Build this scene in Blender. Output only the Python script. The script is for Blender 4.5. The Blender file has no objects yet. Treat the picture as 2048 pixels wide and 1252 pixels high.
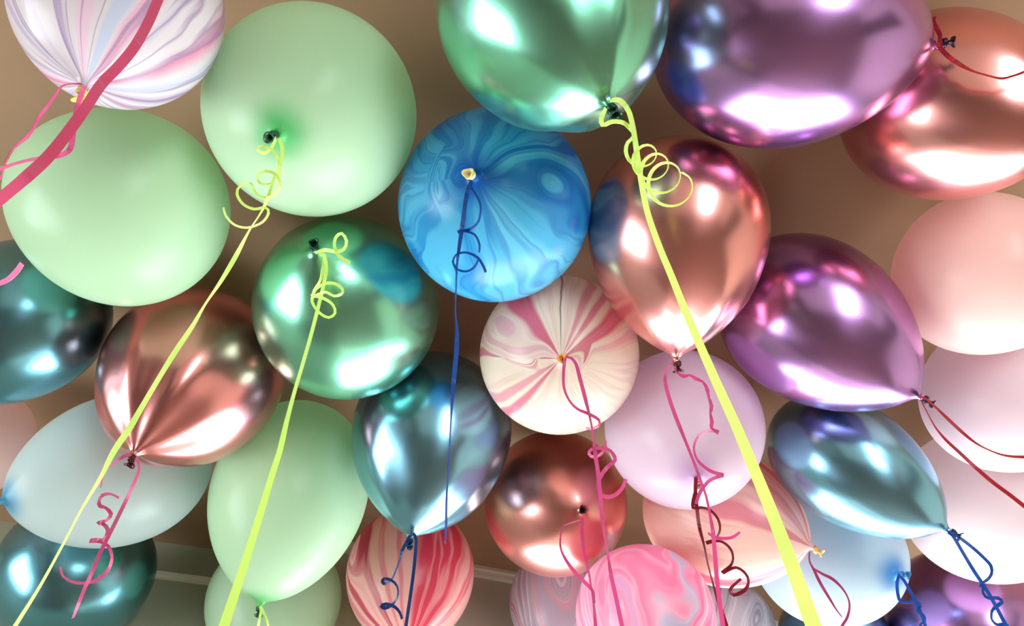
import bpy, bmesh, math, random
from mathutils import Vector, Matrix, noise
random.seed(7)
S = bpy.context.scene
COL = S.collection

# ------------------------------------------------------------------ camera
EYE = Vector((0, 0, 1.5))
FPX = 1500.0
TILT = math.radians(35)
cd = bpy.data.cameras.new('camera'); cam = bpy.data.objects.new('camera', cd); COL.objects.link(cam)
cam.location = EYE
FWD = Vector((0, math.sin(TILT), math.cos(TILT)))
UPV = Vector((0, -math.cos(TILT), math.sin(TILT)))
RGT = Vector((1, 0, 0))
cam.rotation_euler = Matrix((RGT, UPV, -FWD)).transposed().to_euler()
cd.sensor_fit = 'HORIZONTAL'; cd.sensor_width = 36.0
cd.lens = 36.0 * FPX / 2048.0
cd.clip_start = 0.02; cd.clip_end = 100
S.camera = cam

# ------------------------------------------------------------------ sky and exposure
w = bpy.data.worlds.new('sky'); S.world = w; w.use_nodes = True
nt = w.node_tree; nt.nodes.clear()
out = nt.nodes.new('ShaderNodeOutputWorld'); bg = nt.nodes.new('ShaderNodeBackground')
bg.inputs['Color'].default_value = (0.90, 0.97, 1.0, 1); bg.inputs['Strength'].default_value = 13.0
nt.links.new(bg.outputs[0], out.inputs[0])
S.view_settings.view_transform = 'Standard'; S.view_settings.look = 'None'
S.view_settings.exposure = 0.55; S.view_settings.gamma = 1.0
S.view_settings.use_curve_mapping = False

# ------------------------------------------------------------------ helpers
def s2l(c):
    return tuple(((v/255.0)/12.92 if v/255.0 <= 0.04045 else ((v/255.0+0.055)/1.055)**2.4) for v in c) + (1.0,)

def at(px, py, depth):
    """point in the room seen at this place of the picture, depth metres along the view axis"""
    return EYE + (RGT*((px-1024.0)/FPX) + UPV*((626.0-py)/FPX) + FWD)*depth

def on_z(px, py, z):
    d = RGT*((px-1024.0)/FPX) + UPV*((626.0-py)/FPX) + FWD
    return EYE + d*((z-EYE.z)/d.z)

def link(name, me, m=None, parent=None, smooth=True):
    o = bpy.data.objects.new(name, me); COL.objects.link(o)
    if m: me.materials.append(m)
    if smooth:
        me.polygons.foreach_set('use_smooth', [True]*len(me.polygons))
    if parent: o.parent = parent
    return o

def mesh(name, verts, faces):
    me = bpy.data.meshes.new(name); me.from_pydata([tuple(v) for v in verts], [], faces); me.update(); return me

def structure(o):
    o['kind'] = 'structure'; return o

def boxes(name, lst, m, parent=None):
    """lst of (x0,x1,y0,y1,z0,z1), one mesh"""
    V = []; Fc = []
    for x0, x1, y0, y1, z0, z1 in lst:
        b = len(V)
        V += [(x0,y0,z0),(x1,y0,z0),(x1,y1,z0),(x0,y1,z0),(x0,y0,z1),(x1,y0,z1),(x1,y1,z1),(x0,y1,z1)]
        Fc += [(b,b+3,b+2,b+1),(b+4,b+5,b+6,b+7),(b,b+1,b+5,b+4),(b+1,b+2,b+6,b+5),(b+2,b+3,b+7,b+6),(b+3,b,b+4,b+7)]
    return link(name, mesh(name, V, Fc), m, parent, smooth=False)

# ------------------------------------------------------------------ materials
def newmat(name):
    m = bpy.data.materials.new(name); m.use_nodes = True
    m.node_tree.nodes.clear(); return m, m.node_tree.nodes, m.node_tree.links

def plaster(name, c, rough=0.85, scale=6.0, var=0.06):
    m, N, L = newmat(name)
    o = N.new('ShaderNodeOutputMaterial'); p = N.new('ShaderNodeBsdfPrincipled')
    tc = N.new('ShaderNodeTexCoord'); nz = N.new('ShaderNodeTexNoise'); nz.inputs['Scale'].default_value = scale
    nz.inputs['Detail'].default_value = 4
    r = N.new('ShaderNodeValToRGB'); a = s2l(c)
    r.color_ramp.elements[0].color = tuple(v*(1-var) for v in a[:3])+(1,)
    r.color_ramp.elements[1].color = tuple(min(1, v*(1+var)) for v in a[:3])+(1,)
    L.new(tc.outputs['Object'], nz.inputs['Vector']); L.new(nz.outputs['Fac'], r.inputs['Fac'])
    L.new(r.outputs[0], p.inputs['Base Color']); p.inputs['Roughness'].default_value = rough
    p.inputs['Specular IOR Level'].default_value = 0.25
    b = N.new('ShaderNodeBump'); b.inputs['Strength'].default_value = 0.08; b.inputs['Distance'].default_value = 0.002
    n2 = N.new('ShaderNodeTexNoise'); n2.inputs['Scale'].default_value = 180
    L.new(tc.outputs['Object'], n2.inputs['Vector']); L.new(n2.outputs['Fac'], b.inputs['Height'])
    L.new(b.outputs[0], p.inputs['Normal']); L.new(p.outputs[0], o.inputs[0])
    return m

def wood(name, c0, c1, plank=0.14):
    m, N, L = newmat(name)
    o = N.new('ShaderNodeOutputMaterial'); p = N.new('ShaderNodeBsdfPrincipled')
    tc = N.new('ShaderNodeTexCoord'); br = N.new('ShaderNodeTexBrick')
    br.inputs['Scale'].default_value = 1.0; br.inputs['Brick Width'].default_value = 1.4; br.inputs['Row Height'].default_value = plank
    br.inputs['Mortar Size'].default_value = 0.003
    br.inputs['Color1'].default_value = s2l(c0); br.inputs['Color2'].default_value = s2l(c1); br.inputs['Mortar'].default_value = (0.02,0.015,0.01,1)
    L.new(tc.outputs['Object'], br.inputs['Vector'])
    nz = N.new('ShaderNodeTexNoise'); nz.inputs['Scale'].default_value = 3; mp = N.new('ShaderNodeMapping'); mp.inputs['Scale'].default_value = (1,14,1)
    L.new(tc.outputs['Object'], mp.inputs[0]); L.new(mp.outputs[0], nz.inputs['Vector'])
    mx = N.new('ShaderNodeMix'); mx.data_type = 'RGBA'; mx.blend_type = 'MULTIPLY'; mx.inputs[0].default_value = 0.5
    L.new(br.outputs['Color'], mx.inputs[6]); L.new(nz.outputs['Fac'], mx.inputs[7])
    L.new(mx.outputs[2], p.inputs['Base Color']); p.inputs['Roughness'].default_value = 0.4
    L.new(p.outputs[0], o.inputs[0]); return m

def simple(name, c, rough=0.4, metal=0.0, alpha=None, coat=0.0):
    m, N, L = newmat(name)
    o = N.new('ShaderNodeOutputMaterial'); p = N.new('ShaderNodeBsdfPrincipled')
    p.inputs['Base Color'].default_value = s2l(c); p.inputs['Roughness'].default_value = rough
    p.inputs['Metallic'].default_value = metal; p.inputs['Coat Weight'].default_value = coat
    L.new(p.outputs[0], o.inputs[0]); return m

def latex_out(N, L, colsock, rough, trans=0.42):
    """thin rubber skin: part of the light passes through into the hollow balloon"""
    o = N.new('ShaderNodeOutputMaterial'); p = N.new('ShaderNodeBsdfPrincipled')
    L.new(colsock, p.inputs['Base Color']); p.inputs['Roughness'].default_value = rough
    p.inputs['Specular IOR Level'].default_value = 0.3
    t = N.new('ShaderNodeBsdfTranslucent'); L.new(colsock, t.inputs['Color'])
    mx = N.new('ShaderNodeMixShader'); mx.inputs[0].default_value = trans
    L.new(p.outputs[0], mx.inputs[1]); L.new(t.outputs[0], mx.inputs[2]); L.new(mx.outputs[0], o.inputs[0])

def neck_fade(N, L, a, col, deep):
    """the rubber is less stretched round the neck, so its pigment is denser there"""
    tc = N.new('ShaderNodeTexCoord'); d = N.new('ShaderNodeVectorMath'); d.operation = 'DISTANCE'
    d.inputs[1].default_value = (0, 0, -a)
    L.new(tc.outputs['Object'], d.inputs[0])
    mr = N.new('ShaderNodeMapRange'); mr.interpolation_type = 'SMOOTHERSTEP'
    mr.inputs['From Min'].default_value = 0.0; mr.inputs['From Max'].default_value = 0.06
    mr.inputs['To Min'].default_value = 1.0; mr.inputs['To Max'].default_value = 0.0
    L.new(d.outputs['Value'], mr.inputs['Value'])
    mx = N.new('ShaderNodeMix'); mx.data_type = 'RGBA'; L.new(mr.outputs[0], mx.inputs[0])
    if isinstance(col, tuple): mx.inputs[6].default_value = col
    else: L.new(col, mx.inputs[6])
    mx.inputs[7].default_value = deep
    return mx.outputs[2]

def pastel(name, c, deep, a, rough=0.3):
    m, N, L = newmat(name)
    latex_out(N, L, neck_fade(N, L, a, s2l(c), s2l(deep)), rough)
    return m

def chrome(name, c, rough=0.2):
    m, N, L = newmat(name)
    o = N.new('ShaderNodeOutputMaterial'); p = N.new('ShaderNodeBsdfPrincipled')
    p.inputs['Base Color'].default_value = s2l(c); p.inputs['Metallic'].default_value = 0.97
    p.inputs['Roughness'].default_value = rough
    L.new(p.outputs[0], o.inputs[0]); return m

def marble(name, key, base, bands, whorls=(), warp=0.03, wscale=1.6, fine=14.0, vein=None, amount=0.4, rough=0.25, deep=None, seed=1.0):
    """pigment in meridian bands that meet at the neck; bands = (longitude 0..1, half width, colour),
    whorls = (longitude 0..1, degrees from the neck, reach, turns): places where the bands fold back round an eye"""
    a, b = DATA[key][2], DATA[key][3]
    m, N, L = newmat(name)
    def vm(op, x, y=None, sc=None):
        n = N.new('ShaderNodeVectorMath'); n.operation = op
        L.new(x, n.inputs[0])
        if y is not None:
            if isinstance(y, tuple): n.inputs[1].default_value = y
            else: L.new(y, n.inputs[1])
        if sc is not None:
            if isinstance(sc, float): n.inputs['Scale'].default_value = sc
            else: L.new(sc, n.inputs['Scale'])
        return n
    def mt(op, x, y=None, z=None):
        n = N.new('ShaderNodeMath'); n.operation = op
        for k, v in enumerate((x, y, z)):
            if v is None: continue
            if isinstance(v, (int, float)): n.inputs[k].default_value = v
            else: L.new(v, n.inputs[k])
        return n.outputs[0]
    tc = N.new('ShaderNodeTexCoord')
    p = vm('NORMALIZE', vm('MULTIPLY', tc.outputs['Object'], (1/b, 1/b, 1/a)).outputs[0]).outputs[0]
    sp = N.new('ShaderNodeSeparateXYZ'); L.new(p, sp.inputs[0])
    off = vm('ADD', p, (seed*3.1, seed*1.7, seed*2.3)).outputs[0]
    wn = N.new('ShaderNodeTexNoise'); wn.inputs['Scale'].default_value = wscale; wn.inputs['Detail'].default_value = 1.0
    L.new(off, wn.inputs['Vector'])
    rho = mt('SQRT', mt('ADD', mt('MULTIPLY', sp.outputs[0], sp.outputs[0]), mt('MULTIPLY', sp.outputs[1], sp.outputs[1])))
    th = mt('ADD', mt('DIVIDE', mt('ARCTAN2', sp.outputs[1], sp.outputs[0]), 2*math.pi), 0.5)
    t = mt('ADD', th, mt('MULTIPLY', mt('MULTIPLY', mt('SUBTRACT', wn.outputs['Fac'], 0.5), 4*warp), mt('POWER', rho, 1.5)))
    for lon, deg, reach, turns in whorls:
        an = (lon-.5)*2*math.pi; g = math.radians(deg)
        c = (math.sin(g)*math.cos(an), math.sin(g)*math.sin(an), -math.cos(g))
        d3 = vm('DISTANCE', p, c).outputs['Value']
        pe = vm('DOT_PRODUCT', p, (-math.sin(an), math.cos(an), 0)).outputs['Value']
        dp = mt('MULTIPLY', mt('SUBTRACT', mt('ARCCOSINE', mt('MULTIPLY', sp.outputs[2], -1)), g), .5)
        d = mt('SQRT', mt('ADD', mt('MULTIPLY', pe, pe), mt('MULTIPLY', dp, dp)))
        d = mt('ADD', d, mt('MULTIPLY', mt('MAXIMUM', mt('SUBTRACT', d3, 1.1), 0), 2))
        d = mt('ADD', d, mt('MULTIPLY', mt('SUBTRACT', wn.outputs['Fac'], .5), .25))
        w_ = N.new('ShaderNodeMapRange'); w_.interpolation_type = 'SMOOTHSTEP'
        w_.inputs['From Min'].default_value = reach; w_.inputs['From Max'].default_value = reach*.25
        L.new(d, w_.inputs['Value'])
        e = mt('ADD', mt('MULTIPLY', d, turns), lon)
        t = mt('ADD', t, mt('MULTIPLY', w_.outputs[0], mt('SUBTRACT', e, t)))
    f = mt('FRACT', mt('ADD', t, 4.0))
    def ramp(lo, hi):
        few = sum(lo <= q_[0] < hi for q_ in bands) <= 7
        st = [(0.0, base), (1.0, base)]
        for q_, hw, c_ in sorted(bands):
            if lo <= q_ < hi: st += [(q_-hw, base), (q_-hw*.6, c_), (q_+hw*.6, c_), (q_+hw, base)] if few else [(q_-hw, base), (q_, c_), (q_+hw, base)]
        st = sorted(((min(1, max(0, q_)), c_) for q_, c_ in st), key=lambda e: e[0])
        assert len(st) <= 32
        r = N.new('ShaderNodeValToRGB'); cr = r.color_ramp
        while len(cr.elements) < len(st): cr.elements.new(0.5)
        for k, (q_, c_) in enumerate(st): cr.elements[k].position = q_
        for k, (q_, c_) in enumerate(st): cr.elements[k].color = s2l(c_)
        L.new(f, r.inputs['Fac']); return r.outputs[0]
    pos = sorted(q_ for q_, hw, c_ in bands); mid = (pos[len(pos)//2-1]+pos[len(pos)//2])/2
    sel = N.new('ShaderNodeMapRange'); sel.inputs['From Min'].default_value = mid-.004; sel.inputs['From Max'].default_value = mid+.004
    L.new(f, sel.inputs['Value'])
    hm = N.new('ShaderNodeMix'); hm.data_type = 'RGBA'; L.new(sel.outputs[0], hm.inputs[0])
    L.new(ramp(0, mid), hm.inputs[6]); L.new(ramp(mid, 1), hm.inputs[7]); colr = hm.outputs[2]
    if vein:
        cb = N.new('ShaderNodeCombineXYZ'); L.new(mt('MULTIPLY', t, fine), cb.inputs[0]); L.new(mt('MULTIPLY', sp.outputs[2], .5), cb.inputs[1])
        cb.inputs[2].default_value = seed
        n2 = N.new('ShaderNodeTexNoise'); n2.inputs['Scale'].default_value = 1.0; n2.inputs['Detail'].default_value = 2.0
        L.new(cb.outputs[0], n2.inputs['Vector'])
        r2 = N.new('ShaderNodeValToRGB'); e = r2.color_ramp.elements
        e[0].position = 0.49; e[0].color = (0, 0, 0, 1); e[1].position = 0.62; e[1].color = (0, 0, 0, 1)
        x = r2.color_ramp.elements.new(0.54); x.color = (amount, amount, amount, 1)
        L.new(n2.outputs['Fac'], r2.inputs['Fac'])
        mx = N.new('ShaderNodeMix'); mx.data_type = 'RGBA'; L.new(r2.outputs[0], mx.inputs[0]); L.new(colr, mx.inputs[6])
        mx.inputs[7].default_value = s2l(vein); colr = mx.outputs[2]
    if deep: colr = neck_fade(N, L, a, colr, s2l(deep))
    latex_out(N, L, colr, rough, 0.35); return m

def ribbon_mat(name, c, rough=0.35):
    m, N, L = newmat(name)
    rgb = N.new('ShaderNodeRGB'); rgb.outputs[0].default_value = s2l(c)
    latex_out(N, L, rgb.outputs[0], rough, 0.35); return m

# ------------------------------------------------------------------ the room
CEIL = 2.73
m_ceil = plaster('ceiling_paint', (166, 132, 104))
m_wall = plaster('wall_paint', (190, 186, 170))
m_wall3 = plaster('left_run_paint', (160, 162, 142))
m_wall2 = plaster('side_wall_paint', (180, 170, 152))
m_trim = simple('white_gloss_paint', (232, 228, 214), 0.35)
m_floor = wood('floor_boards', (122, 100, 82), (104, 84, 66))
m_added_door = wood('added_door_wood', (70, 46, 34), (60, 40, 30), 0.4)
m_glass, N_, L_ = newmat('window_glass')
o_ = N_.new('ShaderNodeOutputMaterial'); t_ = N_.new('ShaderNodeBsdfTransparent'); t_.inputs[0].default_value = (0.95, 0.97, 0.97, 1)
g_ = N_.new('ShaderNodeBsdfGlossy'); g_.inputs['Roughness'].default_value = 0.02; x_ = N_.new('ShaderNodeMixShader'); x_.inputs[0].default_value = 0.06
L_.new(t_.outputs[0], x_.inputs[1]); L_.new(g_.outputs[0], x_.inputs[2]); L_.new(x_.outputs[0], o_.inputs[0])

XL, XR, YB = -2.7, 3.0, -2.2
# the far wall stands in two runs that meet at a small return, each a little askew
fl0, fl1 = on_z(320, 1084, CEIL), on_z(410, 1096, CEIL)
fr0, fr1 = on_z(950, 1141, CEIL), on_z(1015, 1153, CEIL)
def along(p, q, x):
    t = (x-p.x)/(q.x-p.x); return p.y + (q.y-p.y)*t
XJ = on_z(690, 1180, CEIL).x
yl0, yl1 = along(fl0, fl1, XL), along(fl0, fl1, XJ)
yr0, yr1 = along(fr0, fr1, XJ), along(fr0, fr1, XR)
YF = max(yl0, yl1, yr0, yr1) + 0.1

def wall_with_hole(name, p0, p1, z0, z1, hole, m, thick=0.12):
    """vertical wall from p0 to p1 (xy), its thickness on the left of that direction; hole = (s0, s1, za, zb)"""
    p0 = Vector(p0); p1 = Vector(p1); d = (p1-p0); ln = d.length; d /= ln; n = Vector((-d.y, d.x))
    parts = []
    if hole:
        s0, s1, za, zb = hole
        parts = [(0, s0, z0, z1), (s1, ln, z0, z1), (s0, s1, z0, za), (s0, s1, zb, z1)]
    else: parts = [(0, ln, z0, z1)]
    o = boxes(name, [(a, b, 0, thick, c, e) for a, b, c, e in parts if b-a > 1e-4 and e-c > 1e-4], m)
    o.matrix_world = Matrix(((d.x, n.x, 0, p0.x), (d.y, n.y, 0, p0.y), (0, 0, 1, 0), (0, 0, 0, 1)))
    return structure(o)

def window(num, p0, p1, hole, thick=0.12, cols=2, rows=2):
    p0 = Vector(p0); p1 = Vector(p1); d = (p1-p0).normalized(); n = Vector((-d.y, d.x))
    s0, s1, za, zb = hole; f = 0.05
    M = Matrix(((d.x, n.x, 0, p0.x), (d.y, n.y, 0, p0.y), (0, 0, 1, 0), (0, 0, 0, 1)))
    e = bpy.data.objects.new('window_%d' % num, None); COL.objects.link(e); e.matrix_world = M; structure(e)
    bars = [(s0, s0+f, .02, .09, za, zb), (s1-f, s1, .02, .09, za, zb), (s0+f, s1-f, .02, .09, za, za+f), (s0+f, s1-f, .02, .09, zb-f, zb)]
    for i in range(1, cols):
        c = s0+(s1-s0)*i/cols; bars.append((c-.025, c+.025, .03, .08, za+f, zb-f))
    for i in range(1, rows):
        c = za+(zb-za)*i/rows; bars.append((s0+f, s1-f, .035, .075, c-.02, c+.02))
    boxes('window_frame', bars, m_trim, e)
    boxes('window_pane', [(s0+f, s1-f, .052, .056, za+f, zb-f)], m_glass, e)
    ld = bpy.data.lights.new('sky_portal', 'AREA'); ld.shape = 'RECTANGLE'; ld.size = s1-s0; ld.size_y = zb-za
    ld.cycles.is_portal = True
    lo = bpy.data.objects.new('sky_portal', ld); COL.objects.link(lo)
    c = M @ Vector(((s0+s1)/2, thick+.01, (za+zb)/2))
    X = Vector((d.x, d.y, 0)); Zl = Vector((n.x, n.y, 0)); Y = Zl.cross(X)   # light shines along its local -Z, into the room
    lo.matrix_world = Matrix(((X.x, Y.x, Zl.x, c.x), (X.y, Y.y, Zl.y, c.y), (X.z, Y.z, Zl.z, c.z), (0, 0, 0, 1)))

structure(boxes('floor', [(XL-.2, XR+.2, YB-.2, YF+.3, -.1, 0)], m_floor))
structure(boxes('ceiling', [(XL-.2, XR+.2, YB-.2, YF+.3, CEIL, CEIL+.1)], m_ceil))
A0, A1 = (XJ, yr0), (XR, yr1)
holeA = (0.06, 2.9, 0.12, 2.2)
wall_with_hole('wall_far_right', A0, A1, 0, CEIL, holeA, m_wall); window(1, A0, A1, holeA, cols=3, rows=1)
wall_with_hole('wall_far_left', (XL, yl0), (XJ, yl1), 0, CEIL, None, m_wall3)
if yr0 < yl1: wall_with_hole('wall_return', (XJ, yr0), (XJ, yl1), 0, CEIL, None, m_wall, .1)
holeC = (1.7, 2.9, 0.15, 2.15)
C0, C1 = (XL, YB), (XL, yl0+.12)
wall_with_hole('wall_left', C0, C1, 0, CEIL, holeC, m_wall2); window(2, C0, C1, holeC)
holeB = (0.9, 1.9, 0.1, 2.05)
B0, B1 = (XR, YB), (XL, YB)
wall_with_hole('wall_back', B0, B1, 0, CEIL, holeB, m_wall2); window(3, B0, B1, holeB, cols=1, rows=2)
wall_with_hole('wall_right', (XR, yr1+.12), (XR, YB), 0, CEIL, None, m_wall2)
structure(boxes('added_door_1', [(XR-.04, XR-.001, -1.2, -.35, 0.002, 2.02)], m_added_door))  # unseen dark slab, added to give the chrome balloons something to reflect
structure(boxes('added_door_2', [(-1.9, -1.05, YB+.001, YB+.04, 0.002, 2.02)], m_added_door))  # second added slab out of view, more dark detail in the reflections
# mouldings: a picture rail under the ceiling on the left run, a cornice bead on the right run
def rail(name, p0, p1, ztop, h, d, m):
    P0 = Vector(p0); P1 = Vector(p1); ln = (P1-P0).length
    o = boxes(name, [(0, ln, -d, 0, ztop-h*.45, ztop), (0, ln, -d*.6, 0, ztop-h, ztop-h*.45)], m)
    dd = (P1-P0)/ln; n = Vector((-dd.y, dd.x))
    o.matrix_world = Matrix(((dd.x, n.x, 0, P0.x), (dd.y, n.y, 0, P0.y), (0, 0, 1, 0), (0, 0, 0, 1)))
    structure(o)
rail('trim_1', (XL, yl0), (XJ, yl1), 2.64, .014, .014, m_trim)
rail('trim_2', A0, A1, CEIL, .02, .025, m_trim)
boxes_bb = 0

# ------------------------------------------------------------------ balloons
DATA = {  # centre, direction of the neck, half length, half width, taper
    '1': ((-0.4736, 0.2183, 2.4519), (-0.0399, 0.4232, -0.9051), 0.1251, 0.1177, 0.1),
    '2': ((-0.2886, 0.3829, 2.5468), (-0.0186, -0.1951, -0.9806), 0.1534, 0.1493, 0.1),
    '3': ((-0.5931, 0.5148, 2.5176), (-0.9332, -0.2548, 0.2533), 0.1603, 0.1464, 0.2),
    '4': ((0.0531, 0.2264, 2.4307), (0.3222, 0.3369, -0.8847), 0.1526, 0.1372, 0.3),
    '5': ((0.3616, 0.2728, 2.5162), (0.9689, -0.0339, -0.245), 0.1758, 0.1409, 0.2),
    '6': ((0.6339, 0.3786, 2.5543), (0.4387, -0.1031, -0.8927), 0.159, 0.1342, 0.25),
    '7': ((-0.0269, 0.5126, 2.5139), (-0.1433, -0.6541, -0.7427), 0.1489, 0.1444, 0.1),
    '8': ((0.2473, 0.5622, 2.4789), (-0.0212, 0.7854, -0.6186), 0.1633, 0.1334, 0.36),
    '9': ((-0.2749, 0.6951, 2.5199), (-0.0704, -0.8837, -0.4627), 0.1622, 0.151, 0.25),
    '10': ((0.0783, 0.7726, 2.4824), (-0.0414, -0.5797, -0.8138), 0.1351, 0.1325, 0.1),
    '11': ((0.5103, 0.7324, 2.507), (0.6788, 0.2327, -0.6965), 0.1775, 0.1354, 0.3),
    '12': ((0.6082, 0.9882, 2.4322), (0.693, 0.1339, -0.7084), 0.1614, 0.1088, 0.32),
    '13': ((0.7767, 0.653, 2.5361), (0.9616, 0.1958, -0.1923), 0.1416, 0.1324, 0.3),
    '14': ((0.9056, 0.9115, 2.5279), (0.9491, 0.2222, -0.2234), 0.1467, 0.1362, 0.3),
    '15': ((0.9625, 1.188, 2.5114), (0.314, -0.463, -0.8289), 0.1675, 0.1514, 0.3),
    '16': ((1.0241, 1.5505, 2.4676), (0.4025, 0.8102, -0.4261), 0.1803, 0.1643, 0.4),
    '17': ((0.6718, 1.3203, 2.5025), (0.3537, -0.5877, -0.7276), 0.1644, 0.1508, 0.25),
    '18': ((0.3025, 0.9256, 2.4595), (-0.0846, -0.2761, -0.9574), 0.1454, 0.1386, 0.2),
    '19': ((0.4193, 1.1758, 2.4785), (0.6991, -0.3078, -0.6454), 0.1679, 0.1343, 0.25),
    '20': ((0.2371, 1.2144, 2.2766), (-0.1079, -0.2176, -0.9701), 0.1331, 0.1241, 0.3),
    '21': ((0.1217, 1.5695, 2.5397), (-0.1237, -0.1422, -0.9821), 0.1399, 0.13, 0.3),
    '22': ((0.0923, 1.1888, 2.5258), (0.2418, -0.6793, -0.6929), 0.1536, 0.1452, 0.2),
    '23': ((-0.1528, 0.9988, 2.5042), (-0.1214, 0.3199, -0.9396), 0.1746, 0.1485, 0.38),
    '24': ((-0.2249, 1.4356, 2.5226), (0.0765, -0.0476, -0.9959), 0.1602, 0.1413, 0.25),
    '25': ((-0.4358, 1.1361, 2.495), (-0.1143, 0.4113, -0.9043), 0.1945, 0.1496, 0.18),
    '26': ((-0.5417, 1.5272, 2.5146), (0.2272, -0.1622, -0.9602), 0.1578, 0.15, 0.3),
    '27': ((-0.7626, 1.0708, 2.5021), (-0.5659, -0.3922, -0.7252), 0.1858, 0.144, 0.25),
    '28': ((-0.5652, 0.8504, 2.5046), (-0.1129, -0.0313, -0.9931), 0.1759, 0.1529, 0.35),
    '29': ((-0.8354, 0.746, 2.531), (-0.4891, 0.4834, -0.726), 0.1492, 0.129, 0.25),
    '30': ((-0.9507, 1.398, 2.5026), (-0.519, 0.6666, -0.5351), 0.1668, 0.1579, 0.25),
    '31': ((-1.0697, 1.0608, 2.5612), (0.1927, 0.2081, -0.9589), 0.1227, 0.1103, 0.3),
    '32': ((0.4748, 1.5881, 2.4791), (-0.3182, -0.1912, -0.9285), 0.136, 0.1241, 0.3),
    '33': ((0.7303, 1.5906, 2.4555), (-0.294, -0.1918, -0.9364), 0.1295, 0.1235, 0.3),
}

def profile(a, b, m, n=56):
    pts = []; rmax = max(math.sin(u)*math.cos(u/2)**m for u in [i*math.pi/200 for i in range(200)])
    rn = 0.0052
    for i in range(n+1):
        u = math.pi*i/n; r = b*math.sin(u)*max(0, math.cos(u/2))**m/rmax if i < n else 0
        z = a*math.cos(u)
        if u > 2.2:   # skin gathers smoothly into the neck
            k = 0.010
            r = (r**3 + rn**3)**(1/3) if r > rn*.2 else rn
            z -= 0.006*math.exp(-(r-rn)/0.0035)
        pts.append((r, z))
    pts[-1] = (rn*.96, -a-0.0115)
    return pts

def lathe(name, prof, seg, ridges=None, a=1.0):
    V = [(0, 0, prof[0][1])]; Fc = []
    for r, z in prof[1:]:
        for j in range(seg):
            t = 2*math.pi*j/seg; k = 1.0
            if ridges:
                g = max(0.0, min(1.0, (-z/a - 0.05)/0.75)); g = g*g*(3-2*g)
                k = 1 + g*ridges[0]*sum(am*math.sin(fr*t+ph) for am, fr, ph in ridges[1])
            V.append((r*k*math.cos(t), r*k*math.sin(t), z))
    for j in range(seg): Fc.append((0, 1+j, 1+(j+1) % seg))
    for i in range(len(prof)-2):
        b0 = 1+i*seg; b1 = b0+seg
        for j in range(seg): Fc.append((b0+j, b1+j, b1+(j+1) % seg, b0+(j+1) % seg))
    Fc.append(tuple(1+(len(prof)-2)*seg+j for j in range(seg))[::1])
    me = mesh(name, V, Fc); return me

def knot_mesh(rng):
    """the neck wound over itself: two fat turns and the tucked tail"""
    V = []; Fc = []
    def tube(path, rad, closed):
        n = len(path); b = len(V); sg = 8
        for i, p in enumerate(path):
            q = path[(i+1) % n] if (closed or i < n-1) else path[i]
            pr = path[i-1] if (closed or i > 0) else path[i]
            t = (q-pr).normalized(); u = t.orthogonal().normalized() if i == 0 else (tube.u - t*tube.u.dot(t)).normalized()
            tube.u = u; v = t.cross(u); rr = rad(i/(n-1))
            for j in range(sg):
                an = 2*math.pi*j/sg; V.append(p+(u*math.cos(an)+v*math.sin(an))*rr)
        for i in range(n if closed else n-1):
            for j in range(sg):
                i2 = (i+1) % n
                Fc.append((b+i*sg+j, b+i*sg+(j+1) % sg, b+i2*sg+(j+1) % sg, b+i2*sg+j))
        if not closed:
            Fc.append(tuple(b+j for j in reversed(range(sg)))); Fc.append(tuple(b+(n-1)*sg+j for j in range(sg)))
    tl = rng.uniform(-.25, .25)
    path = []
    for i in range(29):
        t = i/28; an = t*4.4*math.pi
        path.append(Vector((0.0052*math.cos(an), 0.0052*math.sin(an), -0.013-0.0052*t+tl*0.0052*math.cos(an))))
    tube(path, lambda t: 0.0027, False)
    path = [Vector((0, 0, -0.010)), Vector((0.0005, 0, -0.015)), Vector((.001, .0006, -0.021))]
    tube(path, lambda t: 0.0036-0.001*t, False)
    return mesh('knot', V, Fc)

def lip_mesh():
    prof = [(0.0026, -0.019), (0.0038, -0.023), (0.0058, -0.0265), (0.0082, -0.0285), (0.0094, -0.0288), (0.0098, -0.0276), (0.0088, -0.0268),
            (0.0072, -0.0270), (0.0056, -0.0258), (0.0036, -0.0225), (0.0018, -0.019)]
    sg = 24; V = []; Fc = []
    for r, z in prof:
        for j in range(sg):
            t = 2*math.pi*j/sg; k = 1+0.12*math.sin(3*t+1)
            V.append((r*k*math.cos(t)*.85, r*k*math.sin(t), z + .0016*math.sin(2*t)*(r/.009)))
    n = len(prof)
    for i in range(n):
        for j in range(sg):
            a_ = i*sg; b_ = ((i+1) % n)*sg
            Fc.append((a_+j, b_+j, b_+(j+1) % sg, a_+(j+1) % sg))
    return mesh('lip', V, Fc)

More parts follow.
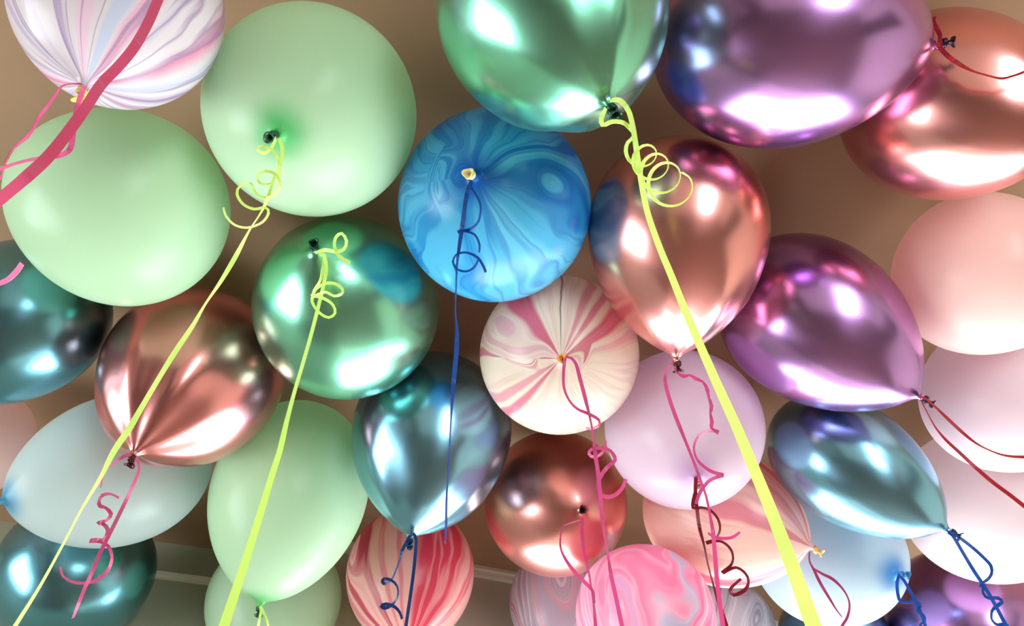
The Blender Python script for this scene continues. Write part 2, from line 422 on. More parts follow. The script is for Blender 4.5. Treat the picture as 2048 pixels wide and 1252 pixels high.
def balloon(key, name, label, mat, knotmat, group, ridge=0.0, roll=0.0, cat='balloon', tip=0.25, facing=False):
    loc, ax, a, b, m = DATA[key]
    rng = random.Random(int(key)*13+5)
    e = bpy.data.objects.new(name, None); COL.objects.link(e); e.empty_display_size = .05
    z = -Vector(ax).normalized()
    x = RGT if abs(z.dot(FWD)) > .45 else -FWD
    x = (x - z*x.dot(z)).normalized(); y = z.cross(x)
    M = Matrix.Translation(Vector(loc)) @ Matrix((x, y, z)).transposed().to_4x4() @ Matrix.Rotation(roll, 4, 'Z')
    e.matrix_world = M
    e['label'] = label; e['category'] = cat; e['group'] = group
    rd = (ridge, [(rng.uniform(.4, 1), f, rng.uniform(0, 6.28)) for f in (3, 4, 5, 7, 9)]) if ridge else None
    link('envelope', lathe('envelope', profile(a, b, m), 96, rd, a), mat, e)
    k = link('knot', knot_mesh(rng), knotmat, e)
    k.location = (0, 0, -a)
    k.scale = (.82, .82, .9)
    k.rotation_euler = (rng.uniform(-tip, tip), rng.uniform(-tip, tip), rng.uniform(0, 6))
    if facing:   # the tied end sticks straight out towards the room
        dl = (M.inverted() @ EYE - Vector((0, 0, -a))).normalized()
        k.rotation_euler = Vector((0, 0, -1)).rotation_difference(dl).to_euler()
    link('lip', lip_mesh(), knotmat, k)
    return e, M @ Vector((0, 0, -a-0.014))

MINT = (208, 236, 202); MINTD = (100, 205, 125)
NECK = {}
def put(key, name, label, mat, km, group, **kw):
    e, p = balloon(key, name, label, mat, km, group, **kw); NECK[key] = p; return e

def depth_of(p): return (p-EYE).dot(FWD)

k_green = simple('dark_green_knot_rubber', (28, 74, 48), .35)
k_chgreen = simple('green_metallic_knot_rubber', (22, 60, 44), .3, .6)
k_purple = simple('purple_metallic_knot_rubber', (44, 22, 48), .3, .6)
k_rose = simple('rose_metallic_knot_rubber', (84, 40, 42), .3, .6)
k_blue = simple('navy_metallic_knot_rubber', (18, 44, 70), .3, .6)
k_yellow = simple('yellow_knot_rubber', (236, 196, 96), .4)
k_cream = simple('cream_knot_rubber', (240, 222, 160), .4)
k_orange = simple('orange_knot_rubber', (240, 170, 90), .4)
k_pink = simple('pink_knot_rubber', (206, 130, 160), .4)
k_sky = simple('blue_knot_rubber', (60, 130, 190), .4)

def P(key, nm, c, deep, rough=.3): return pastel(nm, c, deep, DATA[key][2], rough)

ch_green = chrome('green_chrome_latex', (134, 206, 176), .26)
ch_purple = chrome('purple_chrome_latex', (182, 134, 196), .23)
ch_rose = chrome('rose_gold_chrome_latex', (226, 152, 148), .25)
ch_blue = chrome('blue_chrome_latex', (128, 178, 202), .24)
ch_teal = chrome('teal_chrome_latex', (112, 170, 188), .25)

GP, GC, GM = 'plain pastel balloons under the ceiling', 'metallic chrome balloons under the ceiling', 'marbled balloons under the ceiling'
W = (246, 238, 240)
put('1', 'marbled_balloon', 'white balloon with fine lilac veins, pink bands and yellow knot in the top left corner',
    marble('white_lilac_marble', '1', (230,220,224), [(.02,.012,(214,196,222)),(.10,.01,(206,190,216)),(.17,.012,(226,210,222)),(.24,.01,(196,176,206)),(.30,.02,(240,206,222)),(.36,.02,(206,212,232)),(.40,.02,(238,184,206)),(.44,.01,(210,200,222)),(.52,.028,(236,150,182)),(.58,.025,(204,206,226)),(.64,.03,(190,160,200)),(.70,.02,(222,170,204)),(.80,.02,(226,214,232)),(.89,.03,(198,178,214)),(.965,.028,(232,140,180))], warp=.015, fine=26., vein=(160,128,166), amount=.7), k_yellow, GM)
put('2', 'mint_balloon', 'large round mint green balloon, small dark knot showing, at the top edge',
    P('2', 'mint_latex', MINT, MINTD), k_green, GP)
put('3', 'mint_balloon', 'large mint green balloon below the lilac-veined white balloon at the left edge',
    P('3', 'mint_latex', MINT, MINTD), k_green, GP)
put('4', 'chrome_balloon', 'large green metallic balloon at the top edge with yellow curled ribbon', ch_green, k_chgreen, GC, ridge=.014)
put('5', 'chrome_balloon', 'big shiny purple egg-shaped balloon at the top edge, knot pointing right', ch_purple, k_purple, GC, ridge=.006)
put('6', 'chrome_balloon', 'rose gold metallic balloon cut by the right edge, behind the big purple one', ch_rose, k_rose, GC, ridge=.006)
put('7', 'marbled_balloon', 'bright blue marbled balloon with cream knot in the centre',
    marble('blue_marble', '7', (92,190,232), [(.07,.03,(70,172,222)),(.17,.04,(60,160,214)),(.27,.03,(54,150,208)),(.36,.02,(74,176,224)),(.43,.02,(46,136,204)),(.49,.015,(110,200,234)),(.55,.025,(46,140,206)),(.66,.04,(116,208,240)),(.78,.03,(64,164,220)),(.9,.03,(54,154,214))], whorls=((.5,44,.42,.36),), warp=.04, wscale=1.8, fine=22., vein=(24,104,190), amount=.55, deep=(22,96,190), seed=2.), k_cream, GM)
put('8', 'chrome_balloon', 'rose gold metallic balloon hanging knot down just right of the blue marbled one', ch_rose, k_rose, GC, ridge=.03, roll=.6)
put('9', 'chrome_balloon', 'round green metallic balloon below the mint ones, yellow curls at its knot', ch_green, k_chgreen, GC, ridge=.004)
put('10', 'marbled_balloon', 'small cream balloon with rose streaks radiating from an orange knot',
    marble('cream_rose_marble', '10', (246,230,214), [(.01,.012,(222,128,148)),(.05,.02,(240,206,206)),(.10,.02,(236,190,196)),(.155,.026,(220,116,142)),(.25,.004,(120,90,100)),(.315,.012,(232,160,172)),(.35,.012,(226,140,158)),(.405,.028,(222,116,142)),(.46,.012,(240,196,198)),(.865,.014,(226,136,156)),(.905,.016,(234,170,180))], whorls=((.08,52,.42,.3),), warp=.012, fine=30., vein=(226,170,176), amount=.35, seed=3.), k_orange, GM)
put('11', 'chrome_balloon', 'shiny purple balloon trailing thin red ribbons, above the steel blue metallic one', ch_purple, k_purple, GC, ridge=.008, roll=.3)
put('12', 'chrome_balloon', 'steel blue metallic balloon directly beneath the purple one with red ribbon', ch_blue, k_blue, GC, ridge=.008)
put('13', 'pink_balloon', 'salmon pink balloon at the right edge, under the rose gold one', P('13', 'salmon_latex', (252,216,210), (226,140,140)), k_pink, GP)
put('14', 'pale_pink_balloon', 'pale mauve balloon at the right edge, directly below the salmon pink one', P('14', 'pale_mauve_latex', (240,220,228), (224,184,200)), k_pink, GP)
put('15', 'pale_pink_balloon', 'whitish pink balloon at the right edge, lowest of the pale ones there', P('15', 'whitish_pink_latex', (244,228,231), (228,192,200)), k_pink, GP)
put('16', 'chrome_balloon', 'dark purple metallic balloon cut by the bottom right corner', ch_purple, k_purple, GC, ridge=.008)
put('17', 'pale_blue_balloon', 'pale sky blue balloon beneath the steel blue one, knot with blue curls', P('17', 'pale_sky_latex', (206,224,236), (70,150,216)), k_sky, GP)
put('18', 'lilac_balloon', 'lilac pink balloon below the central rose gold one, beside the small cream one', P('18', 'lilac_latex', (236,212,228), (206,166,206)), k_pink, GP)
put('19', 'marbled_balloon', 'peach marbled balloon with red veins, orange knot pointing right',
    marble('peach_marble', '19', (250,214,200), [(.10,.03,(230,150,160)),(.20,.03,(236,176,176)),(.30,.02,(228,140,150)),(.385,.006,(228,150,160)),(.42,.008,(236,160,166)),(.575,.012,(232,140,156)),(.61,.016,(212,92,118)),(.655,.022,(200,78,104)),(.70,.018,(216,110,132)),(.75,.02,(206,90,116)),(.88,.03,(214,100,124))], whorls=((.40,140,.55,.5),), warp=.02, fine=22., vein=(220,130,146), amount=.35, seed=4.), k_orange, GM)
put('20', 'marbled_balloon', 'candy pink and grey swirled balloon at the bottom edge, right of centre',
    marble('candy_swirl_marble', '20', (246,170,198), [(.03,.03,(238,146,180)),(.09,.02,(250,206,220)),(.14,.02,(222,190,220)),(.19,.02,(250,200,216)),(.24,.02,(226,180,212)),(.285,.018,(248,150,184)),(.33,.014,(190,204,222)),(.37,.018,(240,140,178)),(.41,.01,(252,220,230)),(.46,.03,(238,140,176)),(.55,.02,(250,206,220)),(.7,.05,(226,190,216)),(.85,.04,(250,200,216))], whorls=((.17,62,.8,.4),), warp=.05, fine=18., vein=(250,222,232), amount=.5, seed=5.), k_pink, GM)
put('21', 'marbled_balloon', 'lavender and white veined balloon at the bottom edge, behind the candy pink one',
    marble('lavender_marble', '21', (212,198,216), [(.04,.03,(226,150,186)),(.11,.014,(244,236,244)),(.15,.01,(198,180,204)),(.19,.012,(244,236,244)),(.24,.012,(196,178,204)),(.28,.012,(244,236,244)),(.33,.01,(200,182,206)),(.38,.02,(236,190,210)),(.47,.04,(240,180,206)),(.6,.05,(226,200,220)),(.8,.05,(222,160,192))], whorls=((.24,80,.9,.55),), warp=.06, fine=22., vein=(246,240,246), amount=.6, seed=6.), k_pink, GM)
put('22', 'chrome_balloon', 'rose metallic balloon seen knot-on, below the small cream one', chrome('rose_chrome_latex', (224, 146, 140), .28), k_rose, GC, ridge=.004, facing=True)
put('23', 'chrome_balloon', 'dark blue metallic balloon below the bright blue marbled one, navy ribbon at its knot', ch_blue, k_blue, GC, ridge=.03, roll=.8)
put('24', 'marbled_balloon', 'coral red streaked balloon at the bottom edge, beneath the dark blue metallic one',
    marble('coral_marble', '24', (250,196,188), [(.02,.02,(238,150,160)),(.065,.016,(206,88,108)),(.105,.01,(246,176,176)),(.14,.018,(204,84,106)),(.19,.01,(240,150,156)),(.235,.008,(236,150,156)),(.345,.085,(226,74,100)),(.46,.02,(240,120,138)),(.65,.05,(232,110,130)),(.85,.05,(246,170,170))], whorls=((.09,100,.34,.34),), warp=.012, fine=22., vein=(252,200,196), amount=.5, seed=7.), k_pink, GM)
put('25', 'mint_balloon', 'egg-shaped mint green balloon near the bottom edge, narrow end down', P('25', 'mint_latex', MINT, (120,206,130)), k_green, GP)
put('26', 'mint_balloon', 'mint green balloon at the bottom edge, behind the egg-shaped mint one', P('26', 'mint_latex', MINT, MINTD), k_green, GP)
put('27', 'pale_blue_balloon', 'grey-blue pastel balloon at lower left, behind the rose gold one', P('27', 'grey_blue_latex', (216,230,230), (90,170,210)), k_sky, GP)
put('28', 'chrome_balloon', 'rose gold metallic balloon at left, under the lower large mint one', chrome('rose_gold_chrome_latex', (222, 144, 142), .25), k_rose, GC, ridge=.03, roll=.2)
put('29', 'chrome_balloon', 'teal blue metallic balloon cut by the left edge, halfway down', ch_teal, k_blue, GC, ridge=.004)
put('30', 'chrome_balloon', 'teal metallic balloon in the bottom left corner', ch_teal, k_blue, GC, ridge=.010)
put('31', 'pink_balloon', 'pink balloon peeking in at the left edge, behind the grey-blue one', P('31', 'salmon_latex', (254,226,222), (226,140,140)), k_pink, GP)
put('32', 'marbled_balloon', 'grey and white veined balloon at the bottom edge, below the peach marbled one',
    marble('grey_marble', '32', (222,214,220), [(.05,.03,(180,174,186)),(.12,.02,(242,236,240)),(.18,.014,(176,170,182)),(.23,.02,(240,234,238)),(.28,.012,(170,164,176)),(.33,.02,(238,230,236)),(.38,.014,(180,174,186)),(.45,.03,(240,234,238)),(.6,.05,(186,180,190)),(.8,.05,(240,234,238))], whorls=((.35,80,.8,.5),), warp=.05, fine=20., vein=(160,150,166), amount=.5, seed=8.), k_pink, GM)
put('33', 'chrome_balloon', 'sliver of a dark blue metallic balloon under the pale sky blue one', ch_blue, k_blue, GC)

# ------------------------------------------------------------------ ribbons
RW = 0.0056
def catmull(pts, step):
    o = []; n = len(pts)
    for i in range(n-1):
        p0 = pts[max(i-1, 0)]; p1 = pts[i]; p2 = pts[i+1]; p3 = pts[min(i+2, n-1)]
        L = math.dist(p1[:2], p2[:2]); k = max(2, min(60, int(L/step)+1))
        for s in range(k):
            t = s/k
            o.append([0.5*((2*p1[j])+(-p0[j]+p2[j])*t+(2*p0[j]-5*p1[j]+4*p2[j]-p3[j])*t*t+(-p0[j]+3*p1[j]-3*p2[j]+p3[j])*t**3) for j in range(len(p1))])
    o.append(list(pts[-1])); return o

def strand(name, pts, mat, parent, step=9, width=RW):
    """pts: (px, py, depth, seen width); the ribbon keeps one real width and turns on itself where it looks narrower"""
    q = catmull(pts, step); C = [at(x, y, d) for x, y, d, ww in q]; V = []; Fc = []; n = len(C); th = 0.00018
    S_prev = None
    for i in range(n):
        T = (C[min(i+1, n-1)]-C[max(i-1, 0)]).normalized(); v = (EYE-C[i]).normalized()
        s0 = T.cross(v)
        if s0.length < .05 and S_prev: s0 = S_prev.copy()
        s0.normalize()
        n0 = s0.cross(T).normalized()
        full = width*FPX/q[i][2]; c = max(.12, min(1.0, q[i][3]/full)); sn = math.sqrt(1-c*c)
        sd = s0*c+n0*sn; nn = sd.cross(T).normalized(); S_prev = s0
        for a, b in ((-1, -1), (1, -1), (1, 1), (-1, 1)): V.append(C[i]+sd*(a*width/2)+nn*(b*th))
    for i in range(n-1):
        for j in range(4): Fc.append((i*4+j, i*4+(j+1) % 4, i*4+4+(j+1) % 4, i*4+4+j))
    Fc.append((3, 2, 1, 0)); Fc.append(tuple((n-1)*4+j for j in range(4)))
    o = link(name, mesh(name, V, Fc), mat, parent, smooth=False)
    return o

def coil(x0, y0, d0, x1, y1, d1, r0, r1, turns, k=.8, ph=0.0, wpx=4.0, rise=1.0, sp=1):
    """curled ribbon end: helix between two places, drawn out by the scissor blade"""
    L = math.hypot(x1-x0, y1-y0); ux, uy = (x1-x0)/L, (y1-y0)/L; nx, ny = -uy, ux; o = []
    n = max(4, int(abs(turns)*10))
    for i in range(n+1):
        t = i/n; th = ph+2*math.pi*turns*t; r = r0+(r1-r0)*t; d = d0+(d1-d0)*t
        o.append((x0+(x1-x0)*t+r*(nx*math.cos(th)+ux*k*math.sin(th)), y0+(y1-y0)*t+r*(ny*math.cos(th)+uy*k*math.sin(th)),
                  d+rise*r*math.sin(th)*d/FPX*.6, wpx*(.62+.38*math.cos(th*1.0+.8))))
    return o

def ribbon(label, group, mat, base, parts):
    e = bpy.data.objects.new('ribbon', None); COL.objects.link(e); e.empty_display_size = .03
    e['label'] = label; e['category'] = 'ribbon'; e['group'] = group
    e.location = base
    for nm, pts in parts:
        o = strand(nm, pts, mat, None); o.parent = e; o.matrix_parent_inverse = Matrix.Translation(-Vector(base))
    return e

y_r = ribbon_mat('lime_yellow_ribbon', (228, 246, 150)); p_r = ribbon_mat('pink_ribbon', (216, 96, 144))
hp_r = ribbon_mat('hot_pink_ribbon', (218, 92, 150)); b_r = ribbon_mat('blue_ribbon', (34, 84, 168)); n_r = ribbon_mat('navy_ribbon', (22, 58, 120))
r_r = ribbon_mat('red_ribbon', (178, 44, 56)); dr_r = ribbon_mat('dark_red_ribbon', (140, 28, 44)); mp_r = ribbon_mat('magenta_ribbon', (176, 60, 108))
lp_r = ribbon_mat('light_pink_ribbon', (244, 150, 196))
D = {k: depth_of(v) for k, v in NECK.items()}
GY, GPk, GB, GR = 'yellow ribbons', 'pink ribbons', 'blue ribbons', 'red ribbons'

# yellow, from the mint balloon at the top left
d = D['2']-.01
ribbon('thin yellow ribbon running from the round mint balloon down to the bottom left corner', GY, y_r, NECK['2'], [
    ('long_strand', [(558,276,d,7),(565,300,d,7),(560,330,d-.02,6),(548,358,d-.03,6),(534,400,d-.03,7),(520,428,d-.03,3),(498,462,d-.03,3.5),(470,515,d-.03,9),(442,562,d-.05,7),(412,606,d-.07,4),(385,652,d-.1,8),(350,704,d-.13,10),(318,756,d-.17,9),(285,812,d-.2,10),(258,858,d-.24,12),(228,902,d-.26,11),(200,956,d-.3,7),(162,1020,d-.33,4),(122,1096,d-.36,4),(80,1172,d-.4,5),(30,1252,d-.44,7),(5,1292,d-.46,8)]),
    ('curled_tail', [(552,276,d,5),(545,292,d-.01,6),(530,306,d-.02,7),(515,300,d-.02,6),(524,292,d-.02,5),(545,300,d-.02,6),(556,318,d-.02,5),(560,350,d-.02,5),(540,368,d-.03,4),(520,366,d-.03,5),(515,352,d-.03,5),(530,342,d-.03,5),(552,350,d-.03,6),(560,372,d-.03,5),(545,392,d-.03,5),(520,394,d-.03,5),(506,378,d-.03,5),(500,366,d-.03,4),(480,372,d-.04,4),(474,388,d-.04,5),(486,408,d-.04,5),(508,418,d-.04,5),(530,415,d-.04,5),(537,425,d-.04,5),(525,444,d-.05,4),(497,455,d-.05,4),(470,450,d-.05,4),(452,432,d-.05,4),(447,415,d-.05,3)])])
# yellow, from the round green metallic balloon
d = D['9']-.01
ribbon('yellow ribbon widening from the round green metallic balloon to the bottom edge', GY, y_r, NECK['9'], [
    ('long_strand', [(634,502,d,6),(648,512,d-.01,9),(652,540,d-.02,8),(646,575,d-.03,7),(637,612,d-.05,7),(622,670,d-.08,7),(606,726,d-.12,7),(590,780,d-.17,7),(574,840,d-.24,9),(560,900,d-.32,12),(544,950,d-.38,15),(522,1022,d-.46,17),(498,1100,d-.53,18),(472,1180,d-.6,20),(448,1252,d-.66,22),(436,1290,d-.68,23)]),
    ('curled_tail', [(632,505,d,5),(650,500,d-.01,8),(672,503,d-.02,9),(688,498,d-.02,6),(693,482,d-.02,6),(684,467,d-.02,6),(672,474,d-.02,6),(669,492,d-.02,6),(678,512,d-.02,9),(700,526,d-.02,10)]),
    ('curled_tail', [(650,512,d,7),(645,540,d-.01,6),(640,562,d-.02,5),(628,580,d-.02,4),(624,594,d-.02,4),(632,578,d-.03,5),(650,567,d-.03,6),(670,567,d-.03,6),(684,577,d-.03,6),(683,588,d-.04,5),(668,592,d-.04,5),(652,584,d-.04,5),(638,588,d-.04,5),(624,596,d-.04,6),(628,612,d-.04,5),(642,628,d-.05,5),(658,635,d-.05,5),(670,626,d-.05,5),(666,610,d-.05,5),(650,598,d-.05,6),(632,592,d-.05,7),(622,592,d-.05,6)])])
# yellow, from the big green metallic balloon
d = D['4']-.01
ribbon('yellow ribbon with many loops, running from the big green metallic balloon to the bottom', GY, y_r, NECK['4'], [
    ('long_strand', [(1222,200,d,8),(1240,201,d-.01,10),(1256,220,d-.01,10),(1265,250,d-.02,10),(1273,300,d-.03,11),(1282,360,d-.05,13),(1295,425,d-.08,15),(1318,492,d-.13,16),(1342,550,d-.18,17),(1370,620,d-.23,18),(1400,690,d-.28,19),(1436,772,d-.33,21),(1474,856,d-.38,24),(1508,938,d-.42,27),(1544,1026,d-.45,30),(1580,1120,d-.49,32),(1612,1210,d-.51,34),(1640,1290,d-.53,36)]),
    ('curled_tail', [(1212,216,d,7),(1203,236,d,9),(1206,250,d-.01,9),(1225,243,d-.01,8),(1248,246,d-.01,8),(1264,262,d-.01,8)]+coil(1272,297,d-.02,1348,383,d-.05,24,42,3.9,.95,-2.0,7.5))])
# blue, from the blue marbled balloon
d = D['7']-.012
ribbon('blue ribbon hanging down from the bright blue marbled balloon', GB, b_r, NECK['7'], [
    ('long_strand', [(944,362,d,7),(936,380,d-.01,10),(930,410,d-.01,8),(925,450,d-.02,9),(919,490,d-.02,7),(914,530,d-.02,4),(912,580,d-.03,2.5),(911,625,d-.04,2),(914,660,d-.05,6),(913,700,d-.06,10),(909,745,d-.07,10),(905,790,d-.08,7),(902,840,d-.09,3),(899,900,d-.1,2.5),(896,950,d-.12,2.5),(893,1000,d-.13,4),(892,1060,d-.14,4),(890,1085,d-.15,2)]),
    ('curled_tail', [(940,372,d,4),(952,390,d-.01,4),(961,410,d-.01,4),(958,440,d-.01,4),(944,456,d-.02,5),(926,462,d-.02,6),(915,464,d-.02,7),(930,462,d-.02,5),(950,470,d-.02,4),(959,490,d-.02,4),(958,505,d-.02,3)]),
    ('curled_tail', [(914,545,d-.01,3),(906,525,d-.02,3),(912,510,d-.02,4),(932,505,d-.02,4),(955,515,d-.02,5),(968,535,d-.02,5),(971,545,d-.02,5)]),
    ('curled_tail', [(906,524,d-.02,3),(914,538,d-.03,4),(932,543,d-.03,4),(948,535,d-.03,4),(957,518,d-.03,3)])])
# magenta, from the small cream balloon
d = D['10']-.012
ribbon('magenta ribbon falling from the small cream balloon, with a bright pink loop halfway', GPk, hp_r, NECK['10'], [
    ('long_strand', [(1130,714,d,5),(1142,716,d,5),(1152,728,d-.01,6),(1160,757,d-.01,9),(1170,795,d-.02,8),(1180,836,d-.02,4),(1187,875,d-.03,4),(1190,905,d-.03,8),(1196,945,d-.04,11),(1200,985,d-.05,10),(1204,1030,d-.06,9),(1209,1070,d-.06,4),(1216,1110,d-.07,4),(1222,1150,d-.08,8),(1232,1195,d-.1,13),(1244,1252,d-.12,15),(1252,1290,d-.13,15)]),
    ('curled_tail', [(1130,716,d,7),(1127,745,d,6),(1128,775,d-.01,5),(1138,800,d-.01,4),(1155,818,d-.02,5),(1178,828,d-.02,6),(1198,840,d-.02,5),(1197,852,d-.02,4),(1183,858,d-.02,4),(1172,855,d-.02,3)]),
    ('curled_tail', [(1212,882,d-.02,4),(1205,905,d-.03,5),(1188,914,d-.03,6),(1178,908,d-.03,6),(1184,898,d-.03,6),(1205,896,d-.03,6),(1222,903,d-.03,6),(1230,920,d-.03,8),(1215,934,d-.03,9),(1200,955,d-.04,10),(1196,975,d-.04,9),(1206,991,d-.04,7),(1225,992,d-.04,7),(1243,978,d-.04,7),(1252,958,d-.04,6)])])
# pink, from the central rose gold balloon
d = D['8']-.012
ribbon('pink twisted ribbon hanging from the central rose gold balloon, straight strand beside it', GPk, hp_r, NECK['8'], [
    ('long_strand', [(1346,724,d,4),(1334,738,d,3),(1330,760,d,6),(1338,795,d-.01,10),(1352,835,d-.02,9),(1368,875,d-.02,6),(1386,920,d-.03,5),(1399,955,d-.04,5),(1412,992,d-.05,4),(1420,1030,d-.07,5),(1426,1065,d-.08,8),(1430,1110,d-.1,12),(1434,1160,d-.14,15),(1440,1210,d-.18,16),(1446,1252,d-.2,16),(1450,1290,d-.2,16)]),
    ('curled_tail', [(1350,735,d,5),(1354,745,d,4),(1368,753,d,8),(1380,750,d,4),(1392,758,d-.01,8),(1405,763,d-.01,4),(1414,778,d-.01,8),(1418,796,d-.01,4),(1423,812,d-.01,9),(1421,828,d-.01,4),(1424,844,d-.01,9),(1423,856,d-.02,5),(1437,866,d-.02,8),(1432,862,d-.02,7),(1415,862,d-.02,5),(1397,872,d-.02,4),(1388,893,d-.02,4),(1392,915,d-.02,4),(1406,932,d-.03,6),(1425,944,d-.03,7),(1447,950,d-.03,7),(1440,952,d-.03,7),(1418,962,d-.03,6),(1400,985,d-.03,7),(1392,1008,d-.03,6)])])
# dark red, from the lilac balloon
d = D['18']-.012
ribbon('dark red curled ribbon hanging from the lilac balloon over the peach marbled one', GR, dr_r, NECK['18'], [
    ('long_strand', [(1392,955,d,9),(1391,985,d-.01,11),(1394,1018,d-.01,7),(1399,1055,d-.02,7),(1408,1090,d-.02,4),(1415,1125,d-.03,3),(1424,1160,d-.03,3),(1434,1195,d-.04,6),(1446,1230,d-.05,9),(1456,1262,d-.06,9),(1462,1290,d-.06,9)]),
    ('curled_tail', [(1390,985,d-.01,6),(1386,1015,d-.01,9),(1402,1015,d-.01,5),(1420,1020,d-.02,5),(1436,1038,d-.02,5),(1440,1060,d-.02,4),(1430,1078,d-.02,4),(1412,1086,d-.02,8),(1420,1084,d-.02,7),(1440,1082,d-.02,5),(1458,1094,d-.02,5),(1466,1112,d-.03,4),(1462,1130,d-.03,5),(1444,1146,d-.03,9),(1452,1142,d-.03,7),(1472,1135,d-.03,5),(1490,1146,d-.03,5),(1497,1162,d-.03,5),(1490,1180,d-.03,7),(1468,1190,d-.03,7),(1460,1180,d-.03,6),(1470,1168,d-.03,5),(1482,1158,d-.03,5)])])
# light pink short curl near it
ribbon('short bright pink curl lying across the red ribbon, over the peach marbled balloon', GPk, hp_r, at(1432,1075,D['18']-.04), [
    ('curled_tail', [(1416,1066,D['18']-.05,4),(1428,1074,D['18']-.05,6),(1444,1077,D['18']-.05,6),(1464,1075,D['18']-.05,6),(1480,1064,D['18']-.05,4)])])
# pink, from the knot-on rose balloon
d = D['22']-.012
ribbon('two pink strands hanging from the rose metallic balloon seen knot-on', GPk, hp_r, NECK['22'], [
    ('long_strand', [(1166,1036,d,4),(1164,1060,d-.04,6),(1167,1095,d-.12,7),(1174,1130,d-.19,6),(1181,1165,d-.25,3),(1187,1205,d-.29,4),(1191,1252,d-.31,7),(1192,1290,d-.32,7)]),
    ('curled_tail', [(1160,1040,d,3),(1128,1052,d,2),(1121,1075,d-.04,3),(1122,1098,d-.1,4),(1132,1120,d-.16,6),(1150,1145,d-.21,8),(1170,1165,d-.25,8),(1185,1182,d-.27,6),(1188,1205,d-.29,5)])])
# pink, from the left rose gold balloon
d = D['28']-.012
ribbon('pink ribbon with tight curls hanging from the left rose gold balloon', GPk, p_r, NECK['28'], [
    ('long_strand', [(272,915,d,4),(278,938,d,5),(264,975,d-.01,6),(250,1005,d-.01,7),(232,1042,d-.02,8),(214,1078,d-.03,9),(198,1110,d-.03,8),(184,1145,d-.04,7),(170,1175,d-.04,7),(158,1205,d-.05,6),(146,1236,d-.05,4)]),
    ('curled_tail', [(262,908,d,7),(246,914,d,7),(226,928,d,3),(208,945,d,2.5),(202,975,d,2.5)]),
    ('curled_tail', [(238,996,d-.01,4),(222,988,d-.01,4),(206,990,d-.01,7),(198,1002,d-.01,5),(200,1012,d-.01,9),(212,1016,d-.01,5),(222,1028,d-.02,9),(214,1040,d-.02,5),(196,1046,d-.02,10),(206,1048,d-.02,6),(216,1060,d-.02,9),(208,1078,d-.02,5),(188,1080,d-.02,12),(180,1082,d-.02,8),(200,1084,d-.02,5),(216,1092,d-.03,6),(224,1115,d-.03,5),(216,1140,d-.03,7),(198,1158,d-.03,7),(172,1166,d-.03,6),(146,1164,d-.03,5),(126,1152,d-.03,4),(121,1134,d-.03,4)])])
# navy, from the dark blue metallic balloon
d = D['23']-.012
ribbon('navy ribbon hanging from the dark blue metallic balloon over the coral balloon', GB, n_r, NECK['23'], [
    ('long_strand', [(826,1066,d,6),(832,1078,d,8),(831,1105,d-.01,8),(827,1145,d-.02,8),(821,1190,d-.03,9),(812,1252,d-.05,10),(808,1290,d-.06,10)]),
    ('curled_tail', [(820,1070,d,6),(813,1085,d,8),(805,1100,d-.01,7),(800,1118,d-.01,3),(792,1140,d-.01,3),(784,1158,d-.01,3),(772,1168,d-.02,5),(765,1164,d-.02,8),(768,1158,d-.02,7),(782,1160,d-.02,5),(794,1172,d-.02,4),(796,1190,d-.02,3),(788,1206,d-.02,5),(772,1216,d-.02,8),(762,1213,d-.02,10),(772,1208,d-.02,8),(790,1214,d-.02,6),(800,1226,d-.02,5),(804,1238,d-.02,5)])])
# pink, from the peach marbled balloon
d = D['19']-.012
ribbon('thin pink ribbon hanging from the orange knot of the peach marbled balloon', GPk, mp_r, NECK['19'], [
    ('long_strand', [(1619,1104,d,3),(1619,1122,d,3),(1628,1140,d-.01,5),(1640,1165,d-.01,6),(1656,1192,d-.02,5),(1672,1218,d-.03,3),(1684,1234,d-.03,2)]),
    ('curled_tail', [(1628,1138,d,4),(1645,1148,d-.01,5),(1665,1158,d-.01,6),(1684,1176,d-.01,4),(1696,1196,d-.02,3),(1699,1215,d-.02,4),(1694,1236,d-.02,5),(1684,1252,d-.02,5),(1674,1275,d-.02,5)])])
# blue, from the pale sky blue balloon
d = D['17']-.012
ribbon('blue ribbon with a pointed loop hanging from the pale sky blue balloon', GB, b_r, NECK['17'], [
    ('long_strand', [(1796,1150,d,5),(1806,1158,d,6),(1818,1178,d-.01,6),(1832,1204,d-.01,6),(1844,1232,d-.02,7),(1852,1256,d-.02,7),(1860,1290,d-.02,7)]),
    ('curled_tail', [(1798,1150,d,4),(1794,1165,d,6),(1796,1190,d,7),(1802,1204,d-.01,5),(1818,1204,d-.01,5),(1834,1204,d-.01,6),(1842,1212,d-.01,4),(1832,1222,d-.02,5),(1846,1230,d-.02,6),(1850,1242,d-.02,4),(1840,1250,d-.02,5),(1856,1262,d-.02,5)])])
# blue, from the steel blue metallic balloon
d = D['12']-.012
ribbon('blue ribbon with a long open loop hanging from the steel blue metallic balloon', GB, b_r, NECK['12'], [
    ('long_strand', [(1895,1064,d,5),(1906,1072,d,6),(1925,1104,d-.01,6),(1948,1142,d-.02,7),(1968,1172,d-.02,7),(1985,1200,d-.03,7),(2002,1232,d-.03,8),(2016,1258,d-.04,8),(2030,1290,d-.04,8)]),
    ('curled_tail', [(1900,1064,d,4),(1920,1076,d,6),(1946,1096,d-.01,6),(1968,1116,d-.01,6),(1982,1132,d-.01,6),(1983,1148,d-.01,5),(1974,1160,d-.02,5),(1964,1166,d-.02,4),(1960,1174,d-.02,4)]),
    ('curled_tail', [(1966,1172,d-.02,4),(1966,1186,d-.02,5),(1976,1196,d-.02,6),(1996,1196,d-.02,7),(2004,1204,d-.03,6),(1994,1212,d-.03,7),(1984,1222,d-.03,5),(1984,1240,d-.03,4),(1996,1250,d-.03,6),(2012,1248,d-.03,6),(2020,1262,d-.03,5)])])
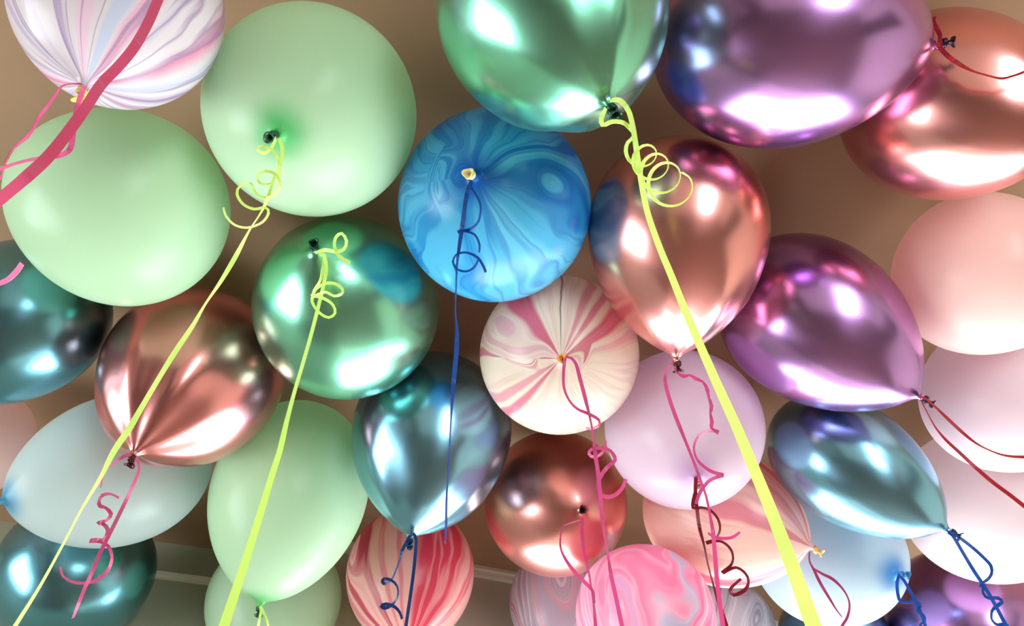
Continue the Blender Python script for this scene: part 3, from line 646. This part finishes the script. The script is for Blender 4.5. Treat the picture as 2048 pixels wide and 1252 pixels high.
# red, from the right purple balloon
d = D['11']-.012
ribbon('two thin red strands trailing from the right purple balloon off the right edge', GR, r_r, NECK['11'], [
    ('long_strand', [(1840,793,d,5),(1852,798,d,4),(1872,815,d-.01,4),(1898,840,d-.02,6),(1924,864,d-.03,6),(1950,885,d-.04,4),(1978,900,d-.05,2.5),(2010,911,d-.06,4),(2048,914,d-.07,6),(2090,912,d-.08,7)]),
    ('long_strand', [(1842,800,d,2),(1856,828,d,2),(1872,856,d-.01,3),(1892,880,d-.02,5),(1920,906,d-.03,6),(1950,934,d-.04,7),(1985,964,d-.06,8),(2020,990,d-.07,9),(2048,1012,d-.08,10),(2090,1044,d-.09,10)])])
# red, from the top purple balloon
d = D['5']-.008
ribbon('red ribbon drooping from the tip of the big top purple balloon to the right', GR, r_r, NECK['5'], [
    ('long_strand', [(1874,86,d,9),(1884,100,d,11),(1898,114,d-.01,10),(1918,128,d-.01,8),(1945,142,d-.02,4),(1975,151,d-.02,3),(2003,157,d-.02,4),(2025,152,d-.03,4),(2048,144,d-.03,5),(2090,125,d-.04,6)]),
    ('curled_tail', [(1878,88,d,8),(1880,70,d,8),(1872,55,d,9),(1866,42,d,8),(1870,33,d,6)])])
# pink, from the lilac-veined balloon at the top left
d = D['1']-.012
ribbon('rose pink ribbon strands tied to the yellow knot of the lilac-veined white balloon', GPk, p_r, NECK['1'], [
    ('long_strand', [(170,172,d,6),(162,190,d,9),(155,212,d,8),(150,235,d-.01,8),(147,262,d-.01,9),(144,285,d-.01,10),(140,298,d-.01,10),(128,308,d-.02,9),(105,314,d-.02,9),(70,318,d-.03,6),(35,326,d-.03,5),(0,338,d-.04,6),(-40,352,d-.04,6)]),
    ('curled_tail', [(164,168,d,4),(140,168,d,2),(124,172,d,3),(112,188,d,5),(98,208,d-.01,6),(80,232,d-.01,6),(66,258,d-.02,5),(52,276,d-.02,6),(32,292,d-.02,4),(20,306,d-.03,3),(8,336,d-.03,3),(0,360,d-.03,3)])])
# yellow scrap on the lower large mint balloon
d = D['3']-.03
ribbon('short yellow-green ribbon end beside the knot of the mint balloon at the left edge', GY, y_r, NECK['3'], [
    ('curled_tail', [(52,332,d,6),(42,334,d-.01,8),(28,336,d-.01,8),(14,332,d-.01,5),(2,336,d-.01,6),(-30,340,d-.02,6)])])
# tail on the lowest mint balloon
d = D['25']-.012
ribbon('short pale yellow ribbon forking under the egg-shaped mint balloon', GY, y_r, NECK['25'], [
    ('long_strand', [(520,1212,d,5),(522,1222,d,5),(519,1238,d-.01,5),(516,1256,d-.01,5),(512,1290,d-.02,5)]),
    ('curled_tail', [(522,1214,d,4),(528,1226,d,4),(534,1240,d-.01,4),(538,1262,d-.01,4)])])
# ribbons hanging close to the lens
ribbon('broad crimson pink ribbon close up, slanting from the top edge to the left edge', GPk, ribbon_mat('crimson_pink_ribbon', (210, 88, 126)), at(315,0,.46), [
    ('long_strand', [(345,-70,.47,19),(318,-5,.46,20),(296,46,.45,19),(268,95,.44,19),(236,134,.43,19),(203,168,.42,20),(168,220,.41,20),(128,275,.39,24),(92,318,.37,29),(46,360,.36,22),(-4,402,.35,21),(-60,450,.34,21)])])
ribbon('pale pink curl tip poking in from the left edge below the mint balloon', GPk, lp_r, at(0,568,.6), [
    ('curled_tail', [(-40,582,.6,9),(-10,570,.6,9),(14,560,.6,9),(32,544,.6,10),(44,527,.6,9)])])
